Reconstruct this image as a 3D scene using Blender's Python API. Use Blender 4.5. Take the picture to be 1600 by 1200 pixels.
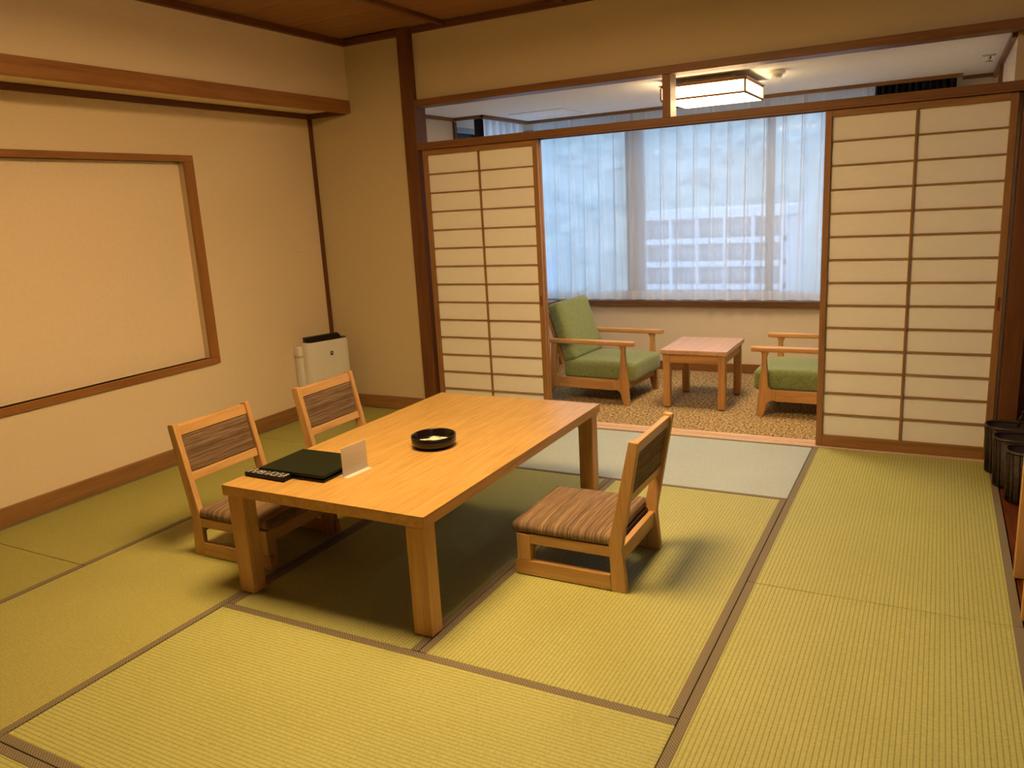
import bpy, bmesh, math, random
from mathutils import Vector, Matrix
random.seed(4)
S = bpy.context.scene
for o in list(bpy.data.objects): bpy.data.objects.remove(o)
COL = S.collection

# ------------------------------------------------------------------ camera
YAW, PITCH, ROLL, F = -0.4993233, 0.2213240, -0.0560228, 1234.93
cy, sy, cp, sp = math.cos(YAW), math.sin(YAW), math.cos(PITCH), math.sin(PITCH)
fw = Vector((sy*cp, cy*cp, -sp)); rt = Vector((cy, -sy, 0)); up = rt.cross(fw)
c_, s_ = math.cos(ROLL), math.sin(ROLL)
rt2 = c_*rt + s_*up; up2 = -s_*rt + c_*up
cam = bpy.data.cameras.new('camera'); co = bpy.data.objects.new('camera', cam); COL.objects.link(co)
m = Matrix((rt2, up2, -fw)).transposed().to_4x4(); m.translation = Vector((0.58198, -4.659525, 1.455805))
co.matrix_world = m
cam.sensor_fit = 'HORIZONTAL'; cam.sensor_width = 36; cam.lens = F/1600*36; cam.clip_start = .02; cam.clip_end = 500
S.camera = co

# ------------------------------------------------------------------ exposure / sky / lights
S.view_settings.view_transform = 'Standard'; S.view_settings.look = 'None'
S.view_settings.exposure = 0.0; S.view_settings.gamma = 1; S.view_settings.use_curve_mapping = False
W = bpy.data.worlds.new('sky'); S.world = W; W.use_nodes = True
bg = W.node_tree.nodes['Background']; bg.inputs[0].default_value = (.50, .70, 1.0, 1); bg.inputs[1].default_value = 5.4
LAMP_COL = (1, .63, .27); LAMP = 46.0        # main room ceiling lamp diffuser
HALL_COL = (1, .70, .36); HALL = 40.0         # lamp of the window room
def portal(name, loc, rot, sx, sy_):
    l = bpy.data.lights.new(name, 'AREA'); l.shape = 'RECTANGLE'; l.size = sx; l.size_y = sy_; l.cycles.is_portal = True
    o = bpy.data.objects.new(name, l); COL.objects.link(o); o.location = loc; o.rotation_euler = rot
portal('window_daylight', (-1.0, 2.02, 1.35), (math.radians(-90), 0, 0), 3.4, 1.5)

# ------------------------------------------------------------------ materials
def lin(r, g, b):
    f = lambda v: (v/255/12.92) if v/255 <= .04045 else ((v/255+.055)/1.055)**2.4
    return (f(r), f(g), f(b), 1)
def newmat(name):
    m = bpy.data.materials.new(name); m.use_nodes = True
    nt = m.node_tree; b = nt.nodes['Principled BSDF']
    return m, nt, b
def N(nt, t, **k):
    n = nt.nodes.new(t)
    for a, v in k.items():
        if a in n.inputs: n.inputs[a].default_value = v
        else: setattr(n, a, v)
    return n
def mixc(nt, fac, a, b):
    n = nt.nodes.new('ShaderNodeMix'); n.data_type = 'RGBA'
    L = nt.links.new
    for i, v in ((0, fac), (6, a), (7, b)):
        if hasattr(v, 'links'): L(v, n.inputs[i])
        else: n.inputs[i].default_value = v
    return n.outputs[2]
def math_(nt, op, a, b=0.0, c=0.0):
    n = nt.nodes.new('ShaderNodeMath'); n.operation = op
    for i, v in enumerate((a, b, c)):
        if hasattr(v, 'links'): nt.links.new(v, n.inputs[i])
        else: n.inputs[i].default_value = v
    return n.outputs[0]
def mapped(nt, scale, coord='Object'):
    tc = nt.nodes.new('ShaderNodeTexCoord'); mp = nt.nodes.new('ShaderNodeMapping')
    mp.inputs['Scale'].default_value = scale; nt.links.new(tc.outputs[coord], mp.inputs[0]); return mp.outputs[0]
def noise(nt, vec, scale=5, detail=4, rough=.5, dist=0):
    n = N(nt, 'ShaderNodeTexNoise'); n.inputs['Scale'].default_value = scale; n.inputs['Detail'].default_value = detail
    n.inputs['Roughness'].default_value = rough; n.inputs['Distortion'].default_value = dist
    nt.links.new(vec, n.inputs['Vector']); return n.outputs['Fac']
def ramp(nt, fac, stops):
    r = nt.nodes.new('ShaderNodeValToRGB'); e = r.color_ramp.elements
    while len(e) < len(stops): e.new(.5)
    for i, (p, c) in enumerate(stops): e[i].position = p; e[i].color = c
    nt.links.new(fac, r.inputs[0]); return r.outputs[0]
def bump(nt, b, h, dist=.001, strength=.5):
    n = nt.nodes.new('ShaderNodeBump'); n.inputs['Distance'].default_value = dist; n.inputs['Strength'].default_value = strength
    nt.links.new(h, n.inputs['Height']); nt.links.new(n.outputs[0], b.inputs['Normal'])
def plain(name, col, rough=.6, metal=0, spec=.5):
    m, nt, b = newmat(name); b.inputs['Base Color'].default_value = (*col[:3], 1)
    b.inputs['Roughness'].default_value = rough; b.inputs['Metallic'].default_value = metal
    b.inputs['Specular IOR Level'].default_value = spec
    v = mapped(nt, (1, 1, 1)); f = noise(nt, v, 60, 2)
    c = mixc(nt, f, tuple(x*.93 for x in col[:3])+(1,), tuple(min(1, x*1.06) for x in col[:3])+(1,))
    nt.links.new(c, b.inputs['Base Color'])
    return m
def wood(name, dark, light, axis, rough=.45, scale=1.0, spec=.4):
    m, nt, b = newmat(name)
    long_, cross = 1.1*scale, 16*scale
    sc = [cross]*3; sc['xyz'.index(axis)] = long_
    v = mapped(nt, sc); n1 = noise(nt, v, 1.6, 5, .55, 1.2)
    sc2 = [c*7 for c in sc]; sc2['xyz'.index(axis)] = long_*3
    n2 = noise(nt, mapped(nt, sc2), 2.0, 3, .6)
    f = math_(nt, 'ADD', math_(nt, 'MULTIPLY', n1, .72), math_(nt, 'MULTIPLY', n2, .28))
    c = ramp(nt, f, [(.34, (*dark[:3], 1)), (.62, (*light[:3], 1))])
    nt.links.new(c, b.inputs['Base Color']); b.inputs['Roughness'].default_value = rough
    b.inputs['Specular IOR Level'].default_value = spec
    bump(nt, b, n2, .0006, .25)
    return m
def tri(name, dark, light, **k): return {a: wood(name+'_'+a, dark, light, a, **k) for a in 'xyz'}
BEECH = tri('beech_wood', (.46, .255, .085), (.61, .37, .145), rough=.4)
TABLE = wood('table_veneer', (.40, .235, .060), (.585, .372, .120), 'y', rough=.33, scale=1.9)
TABLEX = tri('table_solid', (.52, .27, .08), (.68, .39, .14), rough=.4)
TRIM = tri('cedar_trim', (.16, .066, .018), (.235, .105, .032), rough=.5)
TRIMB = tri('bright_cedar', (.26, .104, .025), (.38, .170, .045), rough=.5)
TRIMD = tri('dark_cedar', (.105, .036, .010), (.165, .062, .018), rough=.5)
SHOW = tri('shoji_wood', (.235, .115, .036), (.34, .175, .06), rough=.5)
CHAIRW = tri('oak_armchair', (.40, .20, .065), (.56, .31, .11), rough=.4)
REDW = wood('red_board', (.020, .004, .002), (.24, .062, .018), 'y', rough=.3, scale=1.6)
def wallmat(name, col):
    m, nt, b = newmat(name)
    n1 = noise(nt, mapped(nt, (30, 30, 420)), 1, 3, .6); n2 = noise(nt, mapped(nt, (260, 260, 60)), 1, 2)
    f = math_(nt, 'MULTIPLY', math_(nt, 'ADD', n1, n2), .5)
    c = ramp(nt, f, [(.3, tuple(x*.93 for x in col)+(1,)), (.7, tuple(x*1.05 for x in col)+(1,))])
    nt.links.new(c, b.inputs['Base Color']); b.inputs['Roughness'].default_value = .9
    b.inputs['Specular IOR Level'].default_value = .15; bump(nt, b, f, .0012, .5); return m
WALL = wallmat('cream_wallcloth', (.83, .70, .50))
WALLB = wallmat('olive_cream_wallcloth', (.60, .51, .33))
PANEL = wallmat('cream_panelcloth', (.89, .745, .545))
WHITEC = wallmat('white_ceiling', (.86, .87, .88))
PLASTER = wallmat('pale_plaster', (.64, .57, .47))
def tatami(name, ribaxis, a, b_, rough=.62, period=.0147, groove=.5):
    m, nt, b = newmat(name)
    tc = nt.nodes.new('ShaderNodeTexCoord'); sx = nt.nodes.new('ShaderNodeSeparateXYZ'); nt.links.new(tc.outputs['Object'], sx.inputs[0])
    cr = sx.outputs[1] if ribaxis == 'x' else sx.outputs[0]
    ph = math_(nt, 'FRACT', math_(nt, 'DIVIDE', cr, period))
    d = math_(nt, 'ABSOLUTE', math_(nt, 'SUBTRACT', ph, .5))      # 0 centre of rib, .5 groove
    g = nt.nodes.new('ShaderNodeMapRange'); g.inputs[1].default_value = .30; g.inputs[2].default_value = .5; g.interpolation_type = 'SMOOTHSTEP'
    nt.links.new(d, g.inputs[0]); g = g.outputs[0]
    sc = (14, 420, 1) if ribaxis == 'y' else (420, 14, 1)          # rushes lie across the ribs
    n1 = noise(nt, mapped(nt, sc), 1, 3, .6)
    sc2 = (70, 160, 1) if ribaxis == 'y' else (160, 70, 1)
    n3 = noise(nt, mapped(nt, sc2), 1, 2, .7)
    n2 = noise(nt, mapped(nt, (2.2, 2.2, 1)), 1, 3)
    f = math_(nt, 'ADD', math_(nt, 'MULTIPLY', n1, .35), math_(nt, 'ADD', math_(nt, 'MULTIPLY', n2, .15), math_(nt, 'MULTIPLY', n3, .50)))
    c = ramp(nt, f, [(.36, (*a, 1)), (.64, (*b_, 1))])
    c2 = mixc(nt, math_(nt, 'MULTIPLY', g, groove), c, tuple(x*.40 for x in a)+(1,))
    nt.links.new(c2, b.inputs['Base Color']); b.inputs['Roughness'].default_value = rough; b.inputs['Specular IOR Level'].default_value = .35
    h = math_(nt, 'ADD', math_(nt, 'MULTIPLY', g, -1.0), math_(nt, 'MULTIPLY', n1, .35))
    bump(nt, b, h, .0012, .7); return m
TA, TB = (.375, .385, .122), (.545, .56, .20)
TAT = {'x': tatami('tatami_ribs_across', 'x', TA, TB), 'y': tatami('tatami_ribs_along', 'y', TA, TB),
       'olive': tatami('tatami_olive', 'y', (.31, .305, .08), (.45, .445, .135), groove=.35), 'aged': tatami('tatami_aged', 'y', (.35, .34, .10), (.51, .50, .165), groove=.42),  # left mats: viewing-angle sheen put in as a darker colour
       'new': tatami('tatami_pale_daylit', 'x', (.37, .44, .41), (.54, .62, .62), rough=.5, groove=.28)}  # newer paler mat, with bluish daylight also put into its colour
def hemmat():
    m, nt, b = newmat('tatami_border_cloth')
    w = nt.nodes.new('ShaderNodeTexWave'); w.wave_type = 'BANDS'; w.bands_direction = 'DIAGONAL'; w.inputs['Scale'].default_value = 55
    nt.links.new(mapped(nt, (1, 1, 1)), w.inputs[0])
    f = math_(nt, 'ADD', math_(nt, 'MULTIPLY', w.outputs['Fac'], .6), math_(nt, 'MULTIPLY', noise(nt, mapped(nt, (1, 1, 1)), 400, 2), .4))
    nt.links.new(ramp(nt, f, [(.2, (.135, .115, .070, 1)), (.8, (.27, .225, .145, 1))]), b.inputs['Base Color'])
    b.inputs['Roughness'].default_value = .8; bump(nt, b, f, .0008, .5); return m
HEM = hemmat()
def carpet():
    m, nt, b = newmat('brown_carpet')
    n1 = noise(nt, mapped(nt, (1, 1, 1)), 62, 3, .7); n2 = noise(nt, mapped(nt, (1, 1, 1)), 260, 2)
    f = math_(nt, 'ADD', math_(nt, 'MULTIPLY', n1, .65), math_(nt, 'MULTIPLY', n2, .35))
    nt.links.new(ramp(nt, f, [(.42, (.06, .042, .024, 1)), (.5, (.34, .235, .115, 1)), (.57, (.72, .54, .29, 1))]), b.inputs['Base Color'])
    b.inputs['Roughness'].default_value = .95; b.inputs['Specular IOR Level'].default_value = .1; bump(nt, b, f, .004, .8); return m
CARPET = carpet()
def stripes():
    m, nt, b = newmat('striped_brown_fabric')     # stripes run along y, the width of the chair
    f = noise(nt, mapped(nt, (230, 2.2, 6)), 1, 4, .65, .15); f2 = noise(nt, mapped(nt, (420, 12, 12)), 1, 2)
    f = math_(nt, 'ADD', math_(nt, 'MULTIPLY', f, .7), math_(nt, 'MULTIPLY', f2, .3))
    nt.links.new(ramp(nt, f, [(.38, (.10, .062, .036, 1)), (.5, (.20, .13, .075, 1)), (.62, (.38, .26, .15, 1))]), b.inputs['Base Color'])
    b.inputs['Roughness'].default_value = .75; b.inputs['Specular IOR Level'].default_value = .25; bump(nt, b, f, .001, .4); return m
STRIPE = stripes()
def stripes_back():
    m, nt, b = newmat('striped_brown_backrest_fabric')
    f = noise(nt, mapped(nt, (20, 2.2, 230)), 1, 4, .65, .3); f2 = noise(nt, mapped(nt, (40, 12, 420)), 1, 2)
    f = math_(nt, 'ADD', math_(nt, 'MULTIPLY', f, .7), math_(nt, 'MULTIPLY', f2, .3))
    nt.links.new(ramp(nt, f, [(.38, (.075, .045, .025, 1)), (.5, (.16, .10, .058, 1)), (.62, (.31, .21, .12, 1))]), b.inputs['Base Color'])
    b.inputs['Roughness'].default_value = .75; b.inputs['Specular IOR Level'].default_value = .25; bump(nt, b, f, .001, .4); return m
STRIPEB = stripes_back()
def greenfab():
    m, nt, b = newmat('green_upholstery')
    f = noise(nt, mapped(nt, (1, 1, 1)), 190, 3, .75)
    nt.links.new(ramp(nt, f, [(.35, (.10, .135, .045, 1)), (.65, (.30, .36, .14, 1))]), b.inputs['Base Color'])
    b.inputs['Roughness'].default_value = .85; b.inputs['Sheen Weight'].default_value = .25; bump(nt, b, f, .001, .5); return m
GREEN = greenfab()
def ceilwood():
    m, nt, b = newmat('ceiling_boards')
    n1 = noise(nt, mapped(nt, (1.2, 26, 26)), 1, 5, .6, 1.0)
    c = ramp(nt, n1, [(.3, (.22, .095, .030, 1)), (.7, (.33, .155, .055, 1))])
    nt.links.new(c, b.inputs['Base Color']); b.inputs['Roughness'].default_value = .6; return m
CEIL = ceilwood()
def shaderm(name, parts):
    """thin cloth or paper: mix of diffuse, translucent and transparent"""
    m = bpy.data.materials.new(name); m.use_nodes = True; nt = m.node_tree; nt.nodes.clear()
    out = nt.nodes.new('ShaderNodeOutputMaterial')
    dcol, tcol, ft, clear, sc = parts
    d = nt.nodes.new('ShaderNodeBsdfDiffuse'); t = nt.nodes.new('ShaderNodeBsdfTranslucent'); x = nt.nodes.new('ShaderNodeBsdfTransparent')
    v = mapped(nt, sc); f = noise(nt, v, 1, 3, .6)
    nt.links.new(mixc(nt, f, tuple(q*.93 for q in dcol)+(1,), dcol+(1,)), d.inputs[0]); t.inputs[0].default_value = tcol+(1,)
    a = nt.nodes.new('ShaderNodeMixShader'); a.inputs[0].default_value = ft; nt.links.new(d.outputs[0], a.inputs[1]); nt.links.new(t.outputs[0], a.inputs[2])
    b = nt.nodes.new('ShaderNodeMixShader'); b.inputs[0].default_value = clear
    if clear > 0:      # woven cloth lets less through the more obliquely light crosses it
        g = nt.nodes.new('ShaderNodeNewGeometry'); dp = nt.nodes.new('ShaderNodeVectorMath'); dp.operation = 'DOT_PRODUCT'
        nt.links.new(g.outputs['Normal'], dp.inputs[0]); nt.links.new(g.outputs['Incoming'], dp.inputs[1])
        c_abs = math_(nt, 'MAXIMUM', math_(nt, 'ABSOLUTE', dp.outputs['Value']), .05)
        nt.links.new(math_(nt, 'POWER', clear, math_(nt, 'DIVIDE', 1.0, c_abs)), b.inputs[0])
    nt.links.new(a.outputs[0], b.inputs[1]); nt.links.new(x.outputs[0], b.inputs[2])
    nt.links.new(b.outputs[0], out.inputs[0]); return m
PAPER = shaderm('shoji_paper', ((.95, .94, .90), (.95, .93, .90), .10, 0.0, (25, 25, 60)))
SHEER = shaderm('sheer_voile', ((.82, .82, .84), (.9, .92, .95), .58, .32, (300, 300, 20)))
SHEERH = shaderm('sheer_hem_cloth', ((.82, .82, .84), (.9, .92, .95), .55, .12, (300, 300, 20)))
DRAPE = plain('dark_drape_cloth', (.012, .013, .016), .9)
def emis(name, col, s):
    m = bpy.data.materials.new(name); m.use_nodes = True; nt = m.node_tree; nt.nodes.clear()
    out = nt.nodes.new('ShaderNodeOutputMaterial'); e = nt.nodes.new('ShaderNodeEmission'); e.inputs[0].default_value = (*col, 1); e.inputs[1].default_value = s
    nt.links.new(e.outputs[0], out.inputs[0]); return m
GLOW = emis('lamp_diffuser', LAMP_COL, LAMP); GLOWH = emis('window_room_diffuser', HALL_COL, HALL); GLOWS = emis('window_room_side_shade', HALL_COL, HALL*.34)
def glass():
    m = bpy.data.materials.new('window_glass'); m.use_nodes = True; nt = m.node_tree; nt.nodes.clear()
    out = nt.nodes.new('ShaderNodeOutputMaterial'); g = nt.nodes.new('ShaderNodeBsdfGlossy'); g.inputs['Roughness'].default_value = .01
    t = nt.nodes.new('ShaderNodeBsdfTransparent'); t.inputs[0].default_value = (.93, .96, .97, 1)
    fr = nt.nodes.new('ShaderNodeFresnel'); fr.inputs[0].default_value = 1.5; mx = nt.nodes.new('ShaderNodeMixShader')
    nt.links.new(fr.outputs[0], mx.inputs[0]); nt.links.new(t.outputs[0], mx.inputs[1]); nt.links.new(g.outputs[0], mx.inputs[2]); nt.links.new(mx.outputs[0], out.inputs[0]); return m
GLASS = glass()
ALU = plain('aluminium_frame', (.30, .29, .28), .4, .3)
WHITE = plain('white_plastic', (.80, .79, .74), .35)
BLACKP = plain('black_plastic', (.005, .005, .006), .42, spec=.25)
LACQ = plain('black_lacquer', (.010, .007, .005), .18)
LEATHER = plain('dark_green_leather', (.008, .013, .005), .5, spec=.22)
def acrylic():
    m = shaderm('frosted_acrylic', ((.78, .76, .72), (.8, .78, .74), .35, .45, (20, 20, 20))); return m
ACRY = acrylic()
PAPERW = plain('cream_paper', (.82, .78, .62), .7)
BTN_L = plain('button_grey', (.55, .55, .53), .5); BTN_D = plain('button_dark', (.09, .09, .09), .5)
BTN_R = plain('button_red', (.45, .04, .03), .5); BTN_B = plain('button_blue', (.04, .12, .4), .5); BTN_G = plain('button_green', (.05, .28, .08), .5); BTN_Y = plain('button_yellow', (.6, .45, .05), .5)
BROWNINK = plain('brown_ink', (.10, .04, .015), .7); GREYINK = plain('grey_ink', (.56, .52, .46), .7)
METAL = plain('chrome', (.55, .53, .5), .25, .9)
RUBBER = plain('black_rubber', (.02, .018, .016), .7)
DGAP = plain('shadow_gap_wood', (.05, .02, .008), .8)
SILLW = wood('pinkish_sill_wood', (.60, .40, .29), (.78, .56, .43), 'x', rough=.4)
def wicker():
    m, nt, b = newmat('dark_wicker')
    w1 = nt.nodes.new('ShaderNodeTexWave'); w1.bands_direction = 'Z'; w1.inputs['Scale'].default_value = 38; w1.inputs['Distortion'].default_value = 1.5
    nt.links.new(mapped(nt, (1, 1, 1)), w1.inputs[0]); n = noise(nt, mapped(nt, (90, 90, 140)), 1, 2)
    f = math_(nt, 'MULTIPLY', math_(nt, 'ADD', w1.outputs['Fac'], n), .5)
    nt.links.new(ramp(nt, f, [(.25, (.007, .004, .002, 1)), (.75, (.050, .027, .013, 1))]), b.inputs['Base Color'])
    b.inputs['Roughness'].default_value = .5; bump(nt, b, f, .003, .8); return m
WICKER = wicker()

# ------------------------------------------------------------------ helpers
def tag(o, label=None, cat=None, group=None, kind=None):
    if label: o['label'] = label
    if cat: o['category'] = cat
    if group: o['group'] = group
    if kind: o['kind'] = kind
    return o
def empty(name, loc=(0, 0, 0), rz=0):
    o = bpy.data.objects.new(name, None); COL.objects.link(o); o.location = loc; o.rotation_euler = (0, 0, rz); o.empty_display_size = .05
    return o
class MB:
    def __init__(s): s.bm = bmesh.new()
    def box(s, x0, x1, y0, y1, z0, z1, bev=0, seg=2, mat=None):
        t = bmesh.new(); bmesh.ops.create_cube(t, size=1)
        for v in t.verts: v.co = Vector(((x0+x1)/2+v.co.x*(x1-x0), (y0+y1)/2+v.co.y*(y1-y0), (z0+z1)/2+v.co.z*(z1-z0)))
        if bev: bmesh.ops.bevel(t, geom=list(t.edges), offset=bev, segments=seg, profile=.5, affect='EDGES')
        if mat: bmesh.ops.transform(t, matrix=mat, verts=t.verts)
        s.add(t); return s
    def add(s, t):
        me = bpy.data.meshes.new('t'); t.to_mesh(me); s.bm.from_mesh(me); bpy.data.meshes.remove(me); t.free()
    def prism(s, pts, a0, a1, axis='y', bev=0, mat=None, seg=2):
        """pts are 2-D (u,z) for axis y; (u,v) in x,y for axis z; (y,z) for axis x"""
        t = bmesh.new()
        def P(u, v, a): return {'y': (u, a, v), 'z': (u, v, a), 'x': (a, u, v)}[axis]
        A = [t.verts.new(P(u, v, a0)) for u, v in pts]; B = [t.verts.new(P(u, v, a1)) for u, v in pts]
        t.faces.new(A); t.faces.new(B[::-1]); n = len(pts)
        for i in range(n): t.faces.new((A[i], B[i], B[(i+1) % n], A[(i+1) % n]))
        bmesh.ops.recalc_face_normals(t, faces=t.faces)
        if bev: bmesh.ops.bevel(t, geom=[e for e in t.edges if e.calc_face_angle(0) > .5], offset=bev, segments=seg, profile=.5, affect='EDGES')
        if mat: bmesh.ops.transform(t, matrix=mat, verts=t.verts)
        s.add(t); return s
    def lathe(s, prof, n=48, cx=0, cy=0, cz=0):
        t = bmesh.new(); rings = []
        for r, z in prof:
            rings.append([t.verts.new((cx+r*math.cos(2*math.pi*i/n), cy+r*math.sin(2*math.pi*i/n), cz+z)) for i in range(n)] if r > 1e-6 else [t.verts.new((cx, cy, cz+z))])
        for a, b in zip(rings, rings[1:]):
            for i in range(n):
                j = (i+1) % n
                if len(a) == 1: t.faces.new((a[0], b[i], b[j]))
                elif len(b) == 1: t.faces.new((a[i], b[0], a[j]))
                else: t.faces.new((a[i], b[i], b[j], a[j]))
        bmesh.ops.recalc_face_normals(t, faces=t.faces); s.add(t); return s
    def tube(s, pts, r, n=8, closed=False):
        t = bmesh.new(); rings = []; P = [Vector(p) for p in pts]; k = len(P)
        for i, p in enumerate(P):
            d = (P[(i+1) % k]-P[i-1]) if closed else (P[min(i+1, k-1)]-P[max(i-1, 0)])
            d.normalize(); a = d.orthogonal().normalized() if abs(d.z) > .95 else d.cross(Vector((0, 0, 1))).normalized(); b = d.cross(a)
            rings.append([t.verts.new(p+r*(math.cos(2*math.pi*j/n)*a+math.sin(2*math.pi*j/n)*b)) for j in range(n)])
        for i in range(k if closed else k-1):
            A, B = rings[i], rings[(i+1) % k]
            for j in range(n): t.faces.new((A[j], A[(j+1) % n], B[(j+1) % n], B[j]))
        if not closed: t.faces.new(rings[0]); t.faces.new(rings[-1][::-1])
        bmesh.ops.recalc_face_normals(t, faces=t.faces); s.add(t); return s
    def build(s, name, mat, parent=None, smooth=False):
        me = bpy.data.meshes.new(name); s.bm.to_mesh(me); s.bm.free(); me.materials.append(mat)
        if smooth: me.polygons.foreach_set('use_smooth', [True]*len(me.polygons))
        o = bpy.data.objects.new(name, me); COL.objects.link(o)
        if parent: o.parent = parent
        return o
def rbox(x0, x1, y0, y1, z0, z1, b=.002): return MB().box(x0, x1, y0, y1, z0, z1, b)
def struct(name, mb, mat, label, cat, parent=None):
    o = mb.build(name, mat, parent)
    if not parent: tag(o, label, cat, kind='structure')
    return o
def copy_tree(o, parent=None):
    c = o.copy(); COL.objects.link(c)
    if parent: c.parent = parent
    for ch in list(o.children): copy_tree(ch, c)
    return c
def cushion(x0, x1, y0, y1, z0, z1, crown=.012, bev=.018, n=14, overx=None):
    """soft upholstered block with a crowned top"""
    t = bmesh.new(); bmesh.ops.create_cube(t, size=1)
    for v in t.verts: v.co = Vector(((x0+x1)/2+v.co.x*(x1-x0), (y0+y1)/2+v.co.y*(y1-y0), (z0+z1)/2+v.co.z*(z1-z0)))
    bmesh.ops.bevel(t, geom=list(t.edges), offset=bev, segments=4, profile=.5, affect='EDGES')
    bmesh.ops.subdivide_edges(t, edges=[e for e in t.edges if e.calc_length() > (x1-x0)*.4 or e.calc_length() > (y1-y0)*.4], cuts=n, use_grid_fill=True)
    for v in t.verts:
        u = max(0, 1-((v.co.x-(x0+x1)/2)/((x1-x0)/2))**2); w = max(0, 1-((v.co.y-(y0+y1)/2)/((y1-y0)/2))**2)
        if v.co.z > (z0+z1)/2: v.co.z += crown*(u*w)**.5*((v.co.z-(z0+z1)/2)/((z1-z0)/2))
        k = max(0, 1-((v.co.z-(z0+z1)/2)/((z1-z0)/2))**2)
        v.co.y += (.006*k*u**.5)*(1 if v.co.y > (y0+y1)/2 else -1)*min(1, abs(v.co.y-(y0+y1)/2)/((y1-y0)/2))
    m = MB(); m.add(t); return m

# ------------------------------------------------------------------ room shell
XL, XU, YW, H = -3.565, -3.185, .055, 2.645
struct('floor', MB().box(-4.2, 2.2, -6.2, .125, -.12, -.045), DGAP, 'dark subfloor below the tatami mats', 'floor')
# ceiling of the tatami room with seams every .465
mb = MB()
ys = [-.01-.465*i for i in range(0, 13)]
for a, b in zip(ys, ys[1:]): mb.box(-3.6, 1.9, b+.002, a-.002, H, H+.02)
mb.box(-3.7, 1.9, -5.9, .1, H+.012, H+.05)
struct('ceiling', mb, CEIL, 'brown wooden board ceiling of the tatami room', 'ceiling')
for i, x in enumerate((-2.335, -1.48, -.63, .22, 1.07)):
    o = struct('trim_1', MB().box(x-.018, x+.018, -5.7, .03, H-.028, H, .003), TRIMD['y'], 'dark batten running across the board ceiling', 'trim'); o['group'] = 'ceiling battens'
struct('trim_2', MB().box(XU, XU+.035, -5.7, YW, H-.04, H, .003), TRIMD['y'], 'dark ceiling edge strip along the left wall', 'trim')
struct('trim_3', MB().box(XU+.035, 1.9, YW-.035, YW, H-.04, H, .003), TRIMD['x'], 'dark ceiling edge strip above the sliding screens', 'trim')
# left wall: upper flush part, recessed lower part with framed opening
mb = MB().box(XU-.05, XU, -5.8, YW, 2.20, H+.02).box(XL-.3, XU-.05, -5.8, YW, 2.235, 2.28)
mb.box(XL, XU-.05, -5.8, YW, 2.192, 2.20)
FY0, FY1, FZ0, FZ1 = -4.1, -1.135, .598, 1.832
mb.box(XL-.12, XL, -5.8, YW+.05, 0, FZ0).box(XL-.12, XL, -5.8, YW+.05, FZ1, 2.2).box(XL-.12, XL, FY1, YW+.05, FZ0, FZ1).box(XL-.12, XL, -5.8, FY0, FZ0, FZ1)
struct('wall_left', mb, WALL, 'cream left wall with a recess framed in brown wood', 'wall')
struct('wall_left_panel', MB().box(XL-.07, XL-.045, FY0, FY1, FZ0, FZ1), PANEL, 'cream cloth panel set inside the brown frame on the left wall', 'wall panel')
fr = empty('trim_4', (XL, -2.6, FZ0)); tag(fr, 'brown wooden frame around the recessed panel on the left wall', 'trim', kind='structure')
def fpart(x0, x1, y0, y1, z0, z1, ax, nm='frame_rail'):
    o = MB().box(x0-XL, x1-XL, y0+2.6, y1+2.6, z0-FZ0, z1-FZ0, .003).build(nm, TRIMB[ax], fr)
fpart(XL-.045, XL+.018, FY0-.035, FY1+.07, FZ1, FZ1+.038, 'y'); fpart(XL-.045, XL+.018, FY0-.035, FY1+.07, FZ0-.042, FZ0, 'y')
fpart(XL-.045, XL+.018, FY1, FY1+.07, FZ0+.0005, FZ1-.0005, 'z', 'frame_stile'); fpart(XL-.045, XL+.018, FY0-.035, FY0, FZ0+.0005, FZ1-.0005, 'z', 'frame_stile')
struct('trim_5', MB().box(XU-.03, XU+.012, -5.7, YW-.001, 2.16, 2.247, .003), TRIMB['y'], 'deep brown beam crossing the left wall below the ceiling', 'beam')
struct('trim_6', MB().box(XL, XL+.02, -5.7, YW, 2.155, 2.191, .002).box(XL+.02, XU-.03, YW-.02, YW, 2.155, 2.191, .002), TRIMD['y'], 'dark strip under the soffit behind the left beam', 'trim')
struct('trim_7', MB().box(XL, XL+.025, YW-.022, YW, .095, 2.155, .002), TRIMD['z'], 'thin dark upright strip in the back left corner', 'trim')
struct('baseboard_left', MB().box(XL, XL+.02, -5.7, YW-.02, 0, .095, .002), SHOW['y'], 'brown baseboard along the left wall', 'baseboard')
struct('baseboard_back', MB().box(XL+.02, -2.69, YW-.02, YW, 0, .095, .002), SHOW['x'], 'brown baseboard behind the air purifier', 'baseboard')
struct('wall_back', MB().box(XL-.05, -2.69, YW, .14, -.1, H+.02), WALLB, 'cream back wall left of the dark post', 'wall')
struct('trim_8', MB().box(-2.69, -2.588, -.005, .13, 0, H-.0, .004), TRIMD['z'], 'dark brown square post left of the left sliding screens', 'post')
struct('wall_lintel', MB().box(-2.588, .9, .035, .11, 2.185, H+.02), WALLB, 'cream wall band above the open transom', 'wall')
struct('trim_9', MB().box(-2.588, .9, .0, .125, 2.141, 2.185, .003), TRIM['x'], 'brown rail along the top of the open transom', 'rail')
struct('trim_10', MB().box(-2.588, .9, .0, .125, 1.868, 1.906, .003).box(-2.588, .9, .0, .016, 1.858, 1.868).box(-2.588, .9, .089, .125, 1.858, 1.868), TRIM['x'], 'brown head rail the sliding screens run under', 'rail')
struct('trim_11', MB().box(-.873, -.825, .004, .12, 1.906, 2.141, .002), TRIM['z'], 'short brown strut across the open transom', 'post')
struct('trim_12', MB().box(.9, .985, -.005, .13, 0, H, .004), TRIMD['z'], 'dark brown post right of the right sliding screens', 'post')
struct('wall_right_back', MB().box(.985, 2.1, .05, .13, 0, H), TRIMD['z'], 'dark wood panelled wall behind the baskets', 'wall')
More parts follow.
